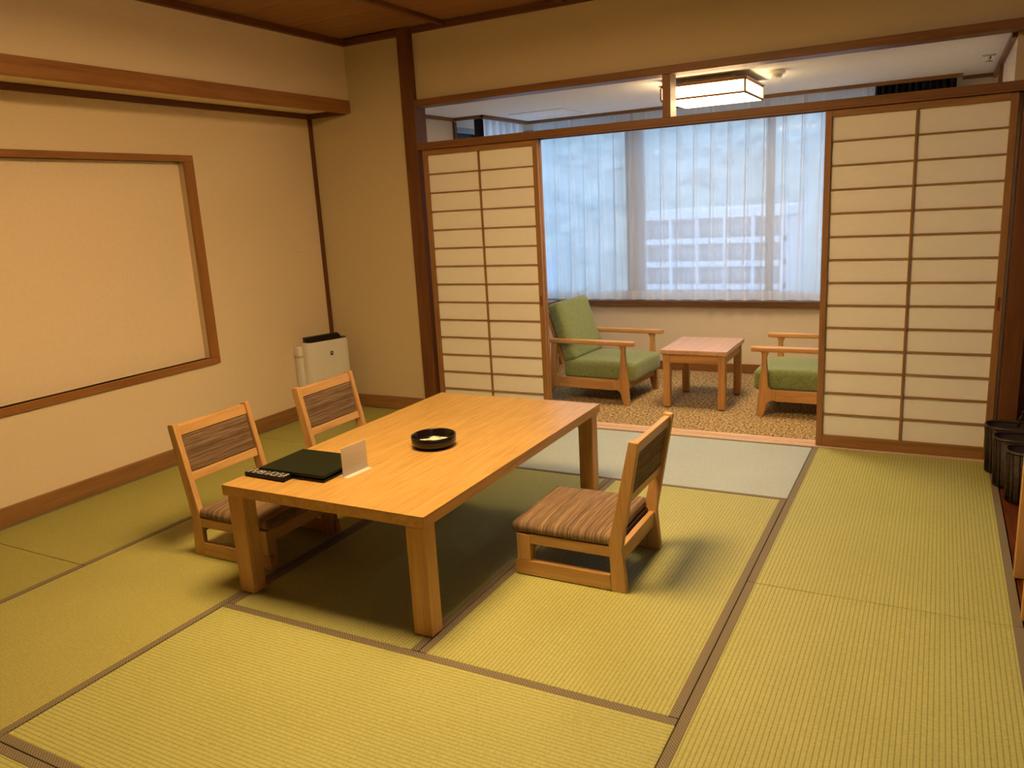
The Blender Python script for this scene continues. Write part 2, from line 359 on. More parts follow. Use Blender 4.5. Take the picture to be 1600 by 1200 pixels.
# grooved sill
mb = MB().box(-2.588, .9, .0, .125, -.05, -.004)
for a, b in ((0, .018), (.0235, .0465), (.0525, .0555), (.0605, .0825), (.089, .125)): mb.box(-2.588, .9, a, b, -.004, .004, .001)
struct('trim_13', mb, SILLW, 'pinkish grooved floor sill below the sliding screens', 'sill')
# out of view enclosure of the tatami room, walls coloured dark to cut bounce light
struct('wall_right', MB().box(2.0, 2.1, -5.9, .05, 0, H), TRIM['z'], 'unseen wall right of the board floor, coloured dark to cut bounce light', 'wall')
struct('wall_rear', MB().box(-4.0, 2.1, -5.9, -5.8, 0, H), TRIM['z'], 'unseen wall behind the viewer, coloured dark to cut bounce light', 'wall')
struct('floor_boards', MB().box(.905, 2.0, -5.8, .05, -.045, -.003), REDW, 'reddish wooden board floor right of the tatami', 'floor')
struct('trim_14', MB().box(XL, XL+.02, -5.8, .02, -.045, .0), TRIMD['y'], 'thin floor strip at the left wall', 'trim')

# ------------------------------------------------------------------ tatami mats
def mat_(x0, x1, y0, y1, d, label, look=None, bw=.029, sides=(1, 1)):
    cx, cy_ = (x0+x1)/2, (y0+y1)/2; r = empty('tatami_mat', (cx, cy_, 0)); tag(r, label, 'tatami mat', 'tatami mats covering the floor')
    hx, hy = (x1-x0)/2-.0012, (y1-y0)/2-.0012
    MB().box(-hx, hx, -hy, hy, -.045, 0, .0015, 1).build('mat_surface', TAT[look or d], r)
    for s, on in zip((-1, 1), sides):
        if not on: continue
        if d == 'y': a = (s*hx-(bw if s > 0 else 0), s*hx+(bw if s < 0 else 0), -hy, hy)
        else: a = (-hx, hx, s*hy-(bw if s > 0 else 0), s*hy+(bw if s < 0 else 0))
        e = .0004; MB().box(a[0]-e, a[1]+e, a[2]-e, a[3]+e, -.04, .0014, .0006, 1).build('border', HEM, r)
    return r
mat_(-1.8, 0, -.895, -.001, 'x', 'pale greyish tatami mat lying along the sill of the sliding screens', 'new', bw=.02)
mat_(-.9, 0, -2.71, -.897, 'y', 'tatami mat under the lone chair right of the low table')
mat_(-1.8, -.902, -2.71, -.897, 'y', 'shaded tatami mat directly below the low table')
mat_(-1.8, 0, -3.60, -2.712, 'x', 'tatami mat lying crosswise in front of the low table')
mat_(.002, .9, -1.8, -.001, 'y', 'tatami mat in front of the right sliding screen')
mat_(.002, .9, -3.6, -1.802, 'y', 'tatami mat filling the bottom right of the floor')
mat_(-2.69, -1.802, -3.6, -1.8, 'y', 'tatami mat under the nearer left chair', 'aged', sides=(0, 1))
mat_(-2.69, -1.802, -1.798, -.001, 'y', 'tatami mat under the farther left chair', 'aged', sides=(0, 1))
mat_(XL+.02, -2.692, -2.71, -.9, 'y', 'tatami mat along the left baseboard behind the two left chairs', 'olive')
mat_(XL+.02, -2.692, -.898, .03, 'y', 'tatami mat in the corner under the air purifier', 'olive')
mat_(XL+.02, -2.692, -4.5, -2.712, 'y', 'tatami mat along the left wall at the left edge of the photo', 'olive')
mat_(-1.8, 0, -4.5, -3.602, 'x', 'tatami mat just showing in the bottom left corner')
mat_(.002, .9, -5.4, -3.602, 'y', 'tatami mat at the rear right of the room')
mat_(-2.69, -1.802, -5.4, -3.602, 'y', 'tatami mat lying lengthwise at the rear, left of the crosswise ones')
mat_(-1.8, 0, -5.4, -4.502, 'x', 'tatami mat lying crosswise at the rear of the room')
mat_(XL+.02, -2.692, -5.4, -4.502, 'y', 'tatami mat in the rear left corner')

# ------------------------------------------------------------------ shoji
def shoji(name, x0, y0, label, pull='r'):
    w, z0, z1, th = .87, .006, 1.857, .03
    r = empty(name, (x0, y0, z0)); tag(r, label, 'sliding screen', kind='structure')
    Z = lambda z: z-z0
    sw = .033
    MB().box(0, sw, 0, th, 0, Z(z1), .002).build('stile', SHOW['z'], r); MB().box(w-sw, w, 0, th, 0, Z(z1), .002).build('stile', SHOW['z'], r)
    pb, pt = .070, 1.822
    MB().box(sw, w-sw, .001, th-.001, 0, Z(pb), .002).build('bottom_rail', SHOW['x'], r)
    MB().box(sw, w-sw, .001, th-.001, Z(pt), Z(z1), .002).build('top_rail', SHOW['x'], r)
    MB().box(sw-.004, w-sw+.004, .019, .0205, Z(pb)-.004, Z(pt)+.004).build('paper', PAPER, r)
    MB().box(w/2-.005, w/2+.005, .004, .019, Z(pb), Z(pt)).build('muntin', SHOW['z'], r)
    for i in range(1, 14):
        z = Z(pb+(pt-pb)*i/14)
        MB().box(sw, w-sw, .006, .019, z-.0035, z+.0035).build('muntin', SHOW['x'], r)
    px = w-sw/2 if pull == 'r' else sw/2
    p = MB().box(px-.007, px+.007, -.0008, .004, Z(.80), Z(.87), .0005).build('finger_pull', TRIMD['z'], r)
    return r
shoji('door_1', -2.568, .020, 'left paper sliding screen nearest the tatami room')
shoji('door_2', .012, .020, 'right paper sliding screen nearest the tatami room')
shoji('door_3', -2.568, .0565, 'second left sliding screen stacked behind the first')
shoji('door_4', .016, .0565, 'second right sliding screen stacked behind the first')

# ------------------------------------------------------------------ window room
HC = 2.152
struct('floor_carpet', MB().box(-3.0, 1.2, .125, 2.0, -.05, 0.0), CARPET, 'speckled brown carpet of the window room', 'floor')
mb = MB().box(-2.6, .66, .11, 1.70, HC, HC+.05).box(.66, .95, .11, 1.88, HC, HC+.05).box(-2.95, -2.6, .11, .92, HC, HC+.05)
mb.box(-3.0, -2.6, .92, 2.0, HC+.10, HC+.15).box(-2.6, .66, 1.70, 2.0, HC+.10, HC+.15)
mb.box(-2.61, -2.6, .92, 1.7, HC, HC+.1).box(-2.6, .66, 1.70, 1.71, HC, HC+.1).box(.655, .66, 1.7, 1.9, HC, HC+.1).box(-2.95, -2.6, .92, .93, HC, HC+.1)
struct('ceiling_window_room', mb, WHITEC, 'white plaster ceiling of the window room', 'ceiling')
t = .024
mb = MB().box(-2.6, .66, 1.70-.03, 1.70, HC-t, HC, .002); struct('trim_15', mb, TRIM['x'], 'brown ceiling edge strip in front of the far curtain', 'trim')
struct('trim_16', MB().box(-2.60, -2.57, .895, 1.67, HC-t-.004, HC, .002), TRIM['y'], 'brown ceiling edge strip in front of the left curtain', 'trim')
struct('trim_17', MB().box(-2.86, -2.57, .895, .92, HC-t, HC, .002).box(-2.862, -2.835, .13, .895, HC-t, HC, .002), TRIM['x'], 'brown ceiling edge strip turning onto the side wall', 'trim')
struct('trim_18', MB().box(.66, .86, 1.855, 1.88, HC-t, HC, .002).box(.838, .862, .13, 1.855, HC-t-.01, HC, .002), TRIM['x'], 'brown ceiling edge strip at the right end of the window room', 'trim')
struct('trim_19', MB().box(.84, .865, 1.16, 1.20, 0, HC-t, .002), TRIM['z'], 'slim brown post on the right wall of the window room', 'post')
struct('wall_side_right', MB().box(.862, .94, .125, 1.9, 0, HC+.05), PLASTER, 'pale right wall of the window room', 'wall')
struct('wall_side_left', MB().box(-2.95, -2.862, .125, .93, 0, HC+.05), PLASTER, 'pale left wall of the window room', 'wall')
struct('trim_20', MB().box(-2.87, -2.845, .915, .95, .6, HC-t, .002), TRIMD['z'], 'brown upright edge of the side window opening', 'trim')
# far wall under and above the window, side wall under the side window
WZ0, WZ1 = .60, 2.105
mb = MB().box(-3.05, 1.0, 1.885, 1.98, 0, WZ0-.04).box(-3.05, 1.0, 1.94, 2.0, WZ1, 2.35).box(.60, 1.0, 1.885, 2.0, 0, 2.35).box(-3.05, -2.83, 1.94, 2.0, WZ0-.04, WZ1)
struct('wall_far', mb, PLASTER, 'beige wall below the curtained window', 'wall')
struct('wall_under_side_window', MB().box(-2.95, -2.47, .93, 1.885, 0, WZ0-.04).box(-3.02, -2.95, .9, 2.0, 0, WZ0).box(-3.02, -2.93, .9, 2.0, WZ1, 2.35), PLASTER, 'low boxed wall under the side window', 'wall')
struct('trim_21', MB().box(-2.95, .6, 1.8355, 1.96, WZ0-.045, WZ0, .003), TRIM['x'], 'brown wooden sill of the far window', 'sill')
struct('trim_22', MB().box(-2.95, -2.44, .93, 1.835, WZ0-.025, WZ0, .003), TRIM['y'], 'brown wooden sill ledge of the side window', 'sill')
struct('baseboard_far', MB().box(-2.47, .862, 1.865, 1.885, 0, .075, .002), TRIM['x'], 'brown baseboard under the far window', 'baseboard')
def window(name, label, segs, axis, c, z0, z1):
    """segs are the member positions; frame lies on plane axis=c"""
    r = empty(name, (0, 0, 0)); tag(r, label, 'window', kind='structure')
    a, b = segs[0][0], segs[-1][1]
    def bx(u0, u1, d0, d1, zz0, zz1, bev=.003):
        return MB().box(u0, u1, c+d0, c+d1, zz0, zz1, bev) if axis == 'y' else MB().box(c-d1, c-d0, u0, u1, zz0, zz1, bev)
    bx(a, b, 0, .05, z0, z0+.045).build('window_frame', ALU, r); bx(a, b, 0, .05, z1-.04, z1).build('window_frame', ALU, r)
    for u0, u1 in segs: bx(u0, u1, .003, .045, z0+.045, z1-.04).build('mullion', ALU, r)
    for (p, q), (s, t_) in zip(segs, segs[1:]): bx(q-.001, s+.001, .02, .024, z0+.044, z1-.039, 0).build('pane', GLASS, r)
    return r
w1 = window('window_1', 'wide aluminium window behind the far sheer curtain', [(-2.84, -2.79), (-1.81, -1.655), (-.645, -.585), (.54, .60)], 'y', 1.945, WZ0, WZ1)
MB().box(-.672, -.660, 1.915, 1.945, 1.19, 1.205, .002).box(-.672, -.660, 1.915, 1.925, 1.19, 1.27, .002).build('handle', ALU, w1)
window('window_2', 'side window behind the dark tied drape', [(.95, .985), (1.45, 1.49), (1.90, 1.94)], 'x', -2.93, WZ0, WZ1)
# curtains
def curtain(name, pts_fn, length, z0, z1, hem, mats, label, cat, group=None, amp=.026, pitch=.105, nu=None, rag=0.3):
    nu = nu or int(length/.004); zs = [z0, z0+hem*.5, z0+hem-.0005]+[z0+hem+(z1-z0-hem)*i/14 for i in range(1, 15)] if hem else [z0+(z1-z0)*i/14 for i in range(15)]
    ph = [random.uniform(-.8, .8) for _ in range(int(length/pitch)+4)]; am = [random.uniform(.6, 1.15) for _ in ph]
    def off(u, z):
        k = u/pitch; i = int(k); f = k-i
        p = ph[i]*(1-f)+ph[i+1]*f; a = am[i]*(1-f)+am[i+1]*f; tt = (z-z0)/(z1-z0)
        if not hem:
            s_ = math.sin(2*math.pi*k+p*rag*(1.2-tt)); return amp*a*abs(s_)**.6*(1 if s_ > 0 else -1)
        c = .5+.22*p*(1-tt)*rag                          # each pleat is a narrow fold that opens towards the hem
        w = .055+.16*(1-tt)**1.3
        d = f-c
        g = math.exp(-(d/w)**2)
        g2 = math.exp(-((f-(c+.30*(1-tt)+.06))/(.05+.06*(1-tt)))**2)
        return amp*a*(1.5*g+.45*g2) + .005*math.sin(6.3*k+2*tt)*(1-.6*tt)
    def grid(zl):
        t_ = bmesh.new(); rows = []
        for z in zl:
            row = []
            for i in range(nu+1):
                u = length*i/nu; (x, y), (nx, ny) = pts_fn(u); o_ = off(u, z)
                row.append(t_.verts.new((x+nx*o_, y+ny*o_, z)))
            rows.append(row)
        for a, b in zip(rows, rows[1:]):
            for i in range(nu): t_.faces.new((a[i], a[i+1], b[i+1], b[i]))
        m_ = MB(); m_.add(t_); return m_
    r = empty(name, (*pts_fn(length/2)[0], z0)); tag(r, label, cat, group); l = r.location.copy()
    def fin(o): o.location = -l; return o
    if hem: fin(grid(zs[:3]).build('hem', mats[1], r, True)); fin(grid(zs[2:]).build('cloth', mats[0], r, True))
    else: fin(grid(zs).build('cloth', mats[0], r, True))
    return r
curtain('sheer_curtain', lambda u: ((-2.58+u, 1.785), (0, -1)), 2.70, .620, 2.185, .075, (SHEER, SHEERH), 'wide white sheer curtain over the far window', 'curtain', 'sheer curtains', pitch=.135)
curtain('sheer_curtain', lambda u: ((-2.70, 1.10+u), (1, 0)), .66, .606, 2.185, .075, (SHEER, SHEERH), 'narrow white sheer curtain over the side window', 'curtain', 'sheer curtains', pitch=.12)
curtain('drape', lambda u: ((.125+u, 1.76), (0, -1)), .50, .62, 2.185, 0, (DRAPE,), 'dark drape gathered at the right end of the far window', 'curtain', 'dark drapes', pitch=.042, amp=.03, nu=160)
curtain('drape', lambda u: ((-2.69, .965+u), (1, 0)), .13, .62, 2.185, 0, (DRAPE,), 'dark drape gathered at the near end of the side window', 'curtain', 'dark drapes', pitch=.034, amp=.025, nu=70)

# ceiling lamp of the window room
def boxlamp(name, x0, x1, y0, y1, z0, z1, label, glow, wd=.012, wood_=None, gap=.03):
    r = empty(name, ((x0+x1)/2, (y0+y1)/2, z0)); tag(r, label, 'ceiling light'); hx, hy, h = (x1-x0)/2, (y1-y0)/2, z1-z0
    wd_ = wood_ or SHOW
    for s in (-1, 1):
        for zz in (0, h-wd):
            MB().box(-hx, hx, s*hy-wd/2, s*hy+wd/2, zz, zz+wd, .001).build('frame_bar', wd_['x'], r)
            MB().box(s*hx-wd/2, s*hx+wd/2, -hy+wd/2, hy-wd/2, zz, zz+wd, .001).build('frame_bar', wd_['y'], r)
        for s2 in (-1, 1): MB().box(s*hx-wd/2, s*hx+wd/2, s2*hy-wd/2, s2*hy+wd/2, wd, h-wd, .001).build('frame_bar', wd_['z'], r)
    MB().box(-hx+wd/2, hx-wd/2, -hy+wd/2, hy-wd/2, .003, .006).build('lamp_shade', glow, r)
    for s in (-1, 1):
        MB().box(-hx+wd/2, hx-wd/2, s*(hy-.002)-.001, s*(hy-.002)+.001, .007, h-.006).build('side_shade', GLOWS, r)
        MB().box(s*(hx-.002)-.001, s*(hx-.002)+.001, -hy+wd/2, hy-wd/2, .007, h-.006).build('side_shade', GLOWS, r)
    MB().box(-hx-.012, hx+.012, -hy-.012, hy+.012, h, h+.005, .001).build('top_plate', wd_['x'], r)
    MB().box(-hx*.6, hx*.6, -hy*.6, hy*.6, h+.005, h+gap).build('mounting_plate', WHITE, r)
    return r
boxlamp('ceiling_light', -.972, -.468, .30, .83, 2.026, 2.114, 'glowing square paper ceiling lamp seen through the transom', GLOWH, gap=.038)
# ceiling lamp of the tatami room, hung above the table out of the frame: wooden sides, open underneath
r = empty('pendant_lamp', (-.98, -2.4, 2.47)); tag(r, 'square wooden ceiling lamp hanging above the low table', 'ceiling light')
for s in (-1, 1):
    MB().box(-.41, .41, s*.405-.006, s*.405+.006, .03, .100, .002).build('shade_frame', TRIM['x'], r)
    MB().box(s*.405-.006, s*.405+.006, -.398, .398, .03, .100, .002).build('shade_frame', TRIM['y'], r)
    for q in (-1, 1): MB().box(s*.405-.006, s*.405+.006, q*.405-.006, q*.405+.006, .0, .03, .001).build('shade_frame', TRIM['z'], r)
MB().box(-.398, .398, -.398, .398, .004, .035).build('diffuser', GLOW, r)
MB().box(-.398, .398, -.398, .398, .080, .099).build('top_plate', TRIM['x'], r)
MB().box(-.08, .08, -.08, .08, .099, 2.645-2.47).build('mounting_plate', WHITE, r)

r = empty('smoke_detector', (-.334, .49, HC)); tag(r, 'round white smoke detector beside the glowing lamp', 'smoke detector')
MB().lathe([(0, 0), (.060, 0), (.060, -.016), (.052, -.021), (0, -.021)]).build('base', WHITE, r, False)
MB().lathe([(.044, -.021), (.042, -.034), (.032, -.042), (0, -.042)]).build('sensor_head', WHITE, r, False)
r = empty('sprinkler_head', (.775, .93, HC)); tag(r, 'small metal sprinkler head on the white ceiling, far right', 'sprinkler')
MB().lathe([(0, 0), (.035, 0), (.03, -.006), (.012, -.008), (.012, -.022), (0, -.022)], 24).build('escutcheon', METAL, r)
MB().lathe([(0, -.03), (.006, -.03), (.02, -.034), (.02, -.037), (0, -.037)], 24).box(-.003, .003, -.013, -.01, -.034, -.018).box(-.003, .003, .01, .013, -.034, -.018).build('deflector', METAL, r)
r = empty('access_hatch', (-2.2, 1.28, HC)); tag(r, 'square flush hatch with white edging in the white ceiling', 'ceiling hatch')
MB().box(-.22, .22, -.21, .21, -.003, 0).build('hatch_panel', WHITEC, r)
for a in ((-.23, .23, -.22, -.208), (-.23, .23, .208, .22), (-.23, -.218, -.208, .208), (.218, .23, -.208, .208)): MB().box(*a, -.006, 0, .001).build('edging', WHITE, r)
r = empty('wall_plate', (XL, -.172, 1.277)); tag(r, 'square blank cream cover plate on the left wall near the corner', 'wall plate')
MB().box(0, .010, -.06, .06, -.06, .06, .002).build('cover', WALL, r); MB().box(0, .005, -.064, .064, -.064, .064, .001).build('surround', PANEL, r)

# ------------------------------------------------------------------ low table
TX0, TX1, TY0, TY1, TZ = -1.835, -.885, -2.638, -1.058, .458
r = empty('low_table', ((TX0+TX1)/2, (TY0+TY1)/2, .0015)); tag(r, 'long low wooden table standing on the tatami', 'table')
hx, hy = (TX1-TX0)/2, (TY1-TY0)/2
MB().box(-hx, hx, -hy, hy, TZ-.0035, TZ, .0012).build('tabletop_veneer', TABLE, r)
MB().box(-hx+.0006, hx-.0006, -hy+.0006, hy-.0006, TZ-.042, TZ-.0036, .001).build('tabletop', TABLEX['y'], r)
MB().box(-hx+.03, hx-.03, -hy+.03, hy-.03, TZ-.047, TZ-.042).build('underframe', DGAP, r)
for s in (-1, 1):
    for q in (-1, 1):
        x1 = s*(hx-.012); x0 = x1-s*.078; y1 = q*(hy-.012); y0 = y1-q*.068
        l = MB().box(min(x0, x1), max(x0, x1), min(y0, y1), max(y0, y1), .004, TZ-.047, .005).build('leg', TABLEX['z'], r)
        MB().box(min(x0, x1)+.008, max(x0, x1)-.008, min(y0, y1)+.008, max(y0, y1)-.008, 0, .0045).build('foot_pad', RUBBER, l)

# ------------------------------------------------------------------ legless tatami chairs
def zaisu(loc, rz, label):
    r = empty('floor_chair', loc, rz); tag(r, label, 'chair', 'low wooden floor chairs around the table')
    hw, th = .2225, .028
    for s in (-1, 1):
        o, i = s*hw, s*(hw-th); a, b = min(o, i), max(o, i)
        MB().prism([(0, .004), (.412, .004), (.408, .066), (.003, .066)], a, b, 'y', .002).build('base_rail', BEECH['x'], r)
        ii = s*(hw-th*2+.004); a2, b2 = min(i, ii), max(i, ii)
        MB().box(.012, .07, a2, b2, .0, .178, .002).build('front_leg', BEECH['z'], r)
        MB().box(.012, .07, a, b, .067, .178, .002).build('front_leg', BEECH['z'], r)
        MB().prism([(.412, .0), (.474, .0), (.458, .175), (.531, .592), (.528, .600), (.494, .604), (.406, .198), (.409, .1)], a, b, 'y', .003).build('back_post', BEECH['z'], r)
        MB().box(.071, .408, a+.002, b-.002, .140, .182, .002).build('seat_rail', BEECH['x'], r)
    w = hw-th
    MB().box(.018, .044, -w+.025, w-.025, .120, .178, .002).build('front_rail', BEECH['y'], r)
    MB().prism([(.424, .108), (.448, .108), (.450, .172), (.426, .172)], -w, w, 'y', .002).build('rear_rail', BEECH['y'], r)
    MB().box(.03, .42, -w, w, .165, .185).build('seat_board', DGAP, r)
    cushion(-.012, .412, -hw+.002, hw-.002, .183, .222, .020, .014).build('seat_cushion', STRIPE, r, True)
    # backrest follows the line from (.442,.30) to (.513,.60)
    def back(z0, z1, t0, t1):
        c = lambda z: .4325+(z-.2)*.1975
        return [(c(z0)-t0, z0), (c(z0)+t1, z0), (c(z1)+t1, z1), (c(z1)-t0, z1)]
    MB().prism(back(.548, .594, .013, .013), -w, w, 'y', .003).build('top_rail', BEECH['y'], r)
    MB().prism(back(.342, .380, .013, .013), -w, w, 'y', .003).build('lower_rail', BEECH['y'], r)
    MB().prism(back(.381, .547, .011, .010), -w+.003, w-.003, 'y', .006).build('backrest_pad', STRIPEB, r)
    return r
zaisu((-.862, -1.846, 0), 0, 'floor chair on the right side of the table, its back to the viewer')
zaisu((-1.836, -2.213, 0), math.pi, 'floor chair on the left side of the table near the remote control')
zaisu((-1.800, -1.478, 0), math.pi, 'farther floor chair on the left side, in front of the air purifier')

# ------------------------------------------------------------------ things on the table
r = empty('lacquer_bowl', (-1.304, -1.937, TZ+.0016)); tag(r, 'round black lacquer bowl on the table', 'bowl')
MB().lathe([(0, .003), (.062, .003), (.062, .0), (.070, .0), (.073, .006), (.088, .010), (.0965, .022), (.0975, .052), (.0945, .0535), (.092, .050), (.090, .024), (.082, .012), (0, .012)], 72).build('bowl_body', LACQ, r, True)
for k, (dx, dy, rz, tl, lab) in enumerate(((-.012, -.006, .5, .05, 'cream paper snack packet lying on the left in the black bowl'), (.026, .016, .15, -.04, 'cream paper snack packet lying on the right in the black bowl'))):
    p = empty('snack_packet', (-1.304+dx, -1.937+dy, TZ+.0245+.006*k)); p.rotation_euler = (tl, .05 if k else -.03, rz); tag(p, lab, 'snack packet', 'snack packets in the bowl')
    t_ = bmesh.new(); bmesh.ops.create_grid(t_, x_segments=10, y_segments=6, size=1)
    for v in t_.verts: v.co = Vector((v.co.x*.050, v.co.y*.032, .003*(1-v.co.x**2)*(1-v.co.y**2)+.0008))
    bmesh.ops.solidify(t_, geom=t_.faces, thickness=.001)
    m_ = MB(); m_.add(t_); m_.build('wrapper', PAPERW, p, True)
    m_ = MB()
    for a, b, c, d in ((-.02, .004, .018, .003), (-.006, -.006, .012, .003), (.012, -.012, .010, .006), (.024, .008, .006, .004)): m_.box(a, a+c, b, b+d, .0042, .0050)
    m_.build('printing', BROWNINK, p)
r = empty('binder', (-1.614, -2.358, TZ+.0017), .015); tag(r, 'closed dark green leather binder on the table behind the remote', 'binder')
MB().box(-.166, .166, -.130, .130, .018, .029, .002).build('top_cover', LEATHER, r); MB().box(-.164, .164, -.128, .128, .0, .010, .002).build('bottom_cover', LEATHER, r)
MB().box(-.155, .150, -.120, .120, .010, .018).build('pages', BLACKP, r); MB().box(-.166, -.158, -.130, .130, .004, .026, .002).build('spine', LEATHER, r)
r = empty('paper_slip', (-1.79, -2.474, TZ+.0016), .2); tag(r, 'tiny white paper tab between the remote and the binder', 'paper')
MB().box(-.012, .012, -.008, .008, 0, .004).build('tab', PAPERW, r)
r = empty('remote_control', (-1.713, -2.506, TZ+.0016), -.03); tag(r, 'black remote control lying at the corner of the table', 'remote control')
MB().prism([(-.026, .004), (-.022, 0), (.022, 0), (.026, .004), (.026, .015), (.023, .018), (-.023, .018), (-.026, .015)], -.105, .105, 'x', .0).build('body', BLACKP, r)
for i in range(14):
    for j in range(4):
        if (i, j) in ((4, 1), (4, 2)): continue
        x = -.094+i*.0142; y = -.0165+j*.011; mt = BTN_L if (i*3+j) % 5 < 3 else BTN_D
        if i == 0 and j == 3: mt = BTN_R
        if i == 6: mt = (BTN_B, BTN_R, BTN_G, BTN_Y)[j]
        MB().box(x-.0042, x+.0042, y-.0032, y+.0032, .0178, .0200, .0006, 1).build('button', mt, r)
MB().lathe([(0, .0206), (.006, .0206), (.0062, .0178)], 20, -.094+4*.0142, 0, 0).build('button', BTN_L, r)
r = empty('table_sign', (-1.410, -2.340, TZ+.0016), -.09); tag(r, 'upright frosted acrylic card stand beside the binder', 'sign stand')
MB().box(-.0012, .0012, -.069, .069, .002, .118, .0004, 1).build('upright_sheet', ACRY, r)
MB().box(-.026, .026, -.069, .069, 0, .002, .0004, 1).build('base', ACRY, r)
m_ = MB()
for q, (z, a, b) in enumerate(((.085, -.045, .045), (.072, -.035, .03), (.060, -.05, .05), (.046, -.05, .02))): m_.box(.0012, .0016, a, b, z, z+.003)
m_.build('faint_printing', GREYINK, r)

# ------------------------------------------------------------------ coffee table
r = empty('coffee_table', (-.872, .897, 0)); tag(r, 'small square wooden coffee table between the green armchairs', 'table')
MB().box(-.232, .232, -.277, .277, .387, .418, .004).build('tabletop', wood('coffee_table_top', (.46, .26, .14), (.60, .37, .22), 'y', rough=.28, spec=.6), r)
for s in (-1, 1):
    for q in (-1, 1):
        l = MB().box(min(s*.218, s*.168), max(s*.218, s*.168), min(q*.262, q*.212), max(q*.262, q*.212), .006, .386, .004).build('leg', CHAIRW['z'], r)
        MB().box(min(s*.212, s*.174), max(s*.212, s*.174), min(q*.256, q*.218), max(q*.256, q*.218), 0, .0065).build('foot_pad', RUBBER, l)
    MB().box(-.168, .168, min(s*.256, s*.234), max(s*.256, s*.234), .325, .386, .002).build('apron', CHAIRW['x'], r)
    MB().box(min(s*.212, s*.190), max(s*.212, s*.190), -.212, .212, .325, .386, .002).build('apron', CHAIRW['y'], r)

# ------------------------------------------------------------------ green armchairs
def arc(cx, cz, rr, a0, a1, n=5): return [(cx+rr*math.cos(math.radians(a0+(a1-a0)*i/n)), cz+rr*math.sin(math.radians(a0+(a1-a0)*i/n))) for i in range(n+1)]
def armchair(loc, rz, label):
    r = empty('armchair', loc, rz); tag(r, label, 'armchair', 'green armchairs with wooden arms'); hw = .292
    for s in (-1, 1):
        o, i = s*hw, s*(hw-.034); a, b = min(o, i), max(o, i)
        fl = [(0, 0), (.040, 0), (.058, .055)] + arc(.105, .066, .046, 165, 100, 5)[0:] + [(.120, .108), (.120, .182)] + arc(.105, .218, .036, -90, -180, 5) + [(.062, .33), (.056, .400), (.072, .436), (.022, .436), (.028, .41), (.026, .35), (.012, .2), (.004, .1)]
        MB().prism(fl, a, b, 'y', .004).build('front_leg', CHAIRW['z'], r)
        MB().box(.1205, .565, a, b, .106, .182, .004).build('side_rail', CHAIRW['x'], r)
        rl = [(.5655, .106), (.60, .10), (.635, .055), (.665, 0), (.705, 0), (.665, .12), (.640, .2), (.622, .436), (.572, .436), (.592, .24), (.588, .2), (.5655, .182)]
        MB().prism(rl, a, b, 'y', .004).build('rear_leg', CHAIRW['z'], r)
        y0, y1 = (hw-.046, hw+.018) if s > 0 else (-hw-.018, -hw+.046)
        MB().prism([(-.045, y0+.012), (-.03, y0+.002), (.10, y0), (.60, y0+.012), (.66, y0+.016), (.66, y1-.012), (.3, y1-.004), (.08, y1), (-.025, y1-.004), (-.045, y1-.016)], .437, .470, 'z', .009, seg=3).build('armrest', CHAIRW['x'], r)
    w = hw-.034
    MB().box(.025, .05, -w, w, .112, .172, .003).build('front_rail', CHAIRW['y'], r)
    MB().box(.535, .56, -w, w, .112, .172, .003).build('rear_rail', CHAIRW['y'], r)
    for s in (-1, 1):
        MB().prism([(.500, .165), (.532, .165), (.700, .66), (.672, .66)], min(s*.235, s*.212), max(s*.235, s*.212), 'y', .003).build('back_upright', CHAIRW['z'], r)
    for z in (.30, .46, .61):
        x = .535+(z-.165)*.3394; MB().box(x-.008, x+.010, -.212, .212, z, z+.035, .003).build('back_slat', CHAIRW['y'], r)
    cushion(-.035, .545, -w+.006, w-.006, .168, .300, .022, .028).build('seat_cushion', GREEN, r, True)
    c = cushion(-.225, .225, -w+.012, w-.012, -.052, .052, .012, .028)
    ang = math.radians(72)
    bmesh.ops.transform(c.bm, matrix=Matrix.Translation((.560, 0, .512)) @ Matrix.Rotation(-ang, 4, 'Y'), verts=c.bm.verts)
    c.build('back_cushion', GREEN, r, True)
    return r
armchair((-1.312, .885, 0), math.pi-math.radians(4), 'green cushioned armchair left of the coffee table')
armchair((-.426, .870, 0), math.radians(-1), 'green cushioned armchair partly hidden by the right sliding screen')

# ------------------------------------------------------------------ air purifier
r = empty('air_purifier', (-3.40, -.215, .0015), math.radians(-18)); tag(r, 'white air purifier with a black top in the corner', 'air purifier')
# local: +x is the front, width along y
def shell(x0, x1, hw, rad, n=8):
    pts = [(x0, -hw), (x1-rad, -hw)] + [(x1-rad+rad*math.sin(math.radians(t_)), -hw+rad-rad*math.cos(math.radians(t_))) for t_ in range(10, 91, 10)]
    return pts + [(p[0], -p[1]) for p in pts[::-1]]
MB().prism(shell(-.03, .062, .178, .055), .012, .565, 'z', .003).build('front_shell', WHITE, r)
MB().prism([(p[0]*.94+.001, p[1]*.965) for p in shell(-.03, .062, .178, .055)], .560, .5665, 'z').build('control_panel', BLACKP, r)
MB().prism([(-.028, .560), (-.028, .602), (.0, .597), (.045, .567)], -.165, .12, 'y', .002).build('air_outlet', BLACKP, r)
MB().box(-.10, -.031, -.208, .170, .012, .535, .010).build('rear_body', WHITE, r)
MB().box(-.102, -.03, -.210, .172, .455, .470, .002).build('seam_band', plain('beige_plastic', (.5, .48, .42), .4), r)
MB().box(-.095, .055, -.165, .165, 0, .012).build('base', BLACKP, r)
MB().box(.0615, .0635, .0, .022, .452, .482, .001).build('badge', BLACKP, r); MB().box(.0635, .0640, .007, .015, .462, .476).build('badge_mark', BTN_L, r)

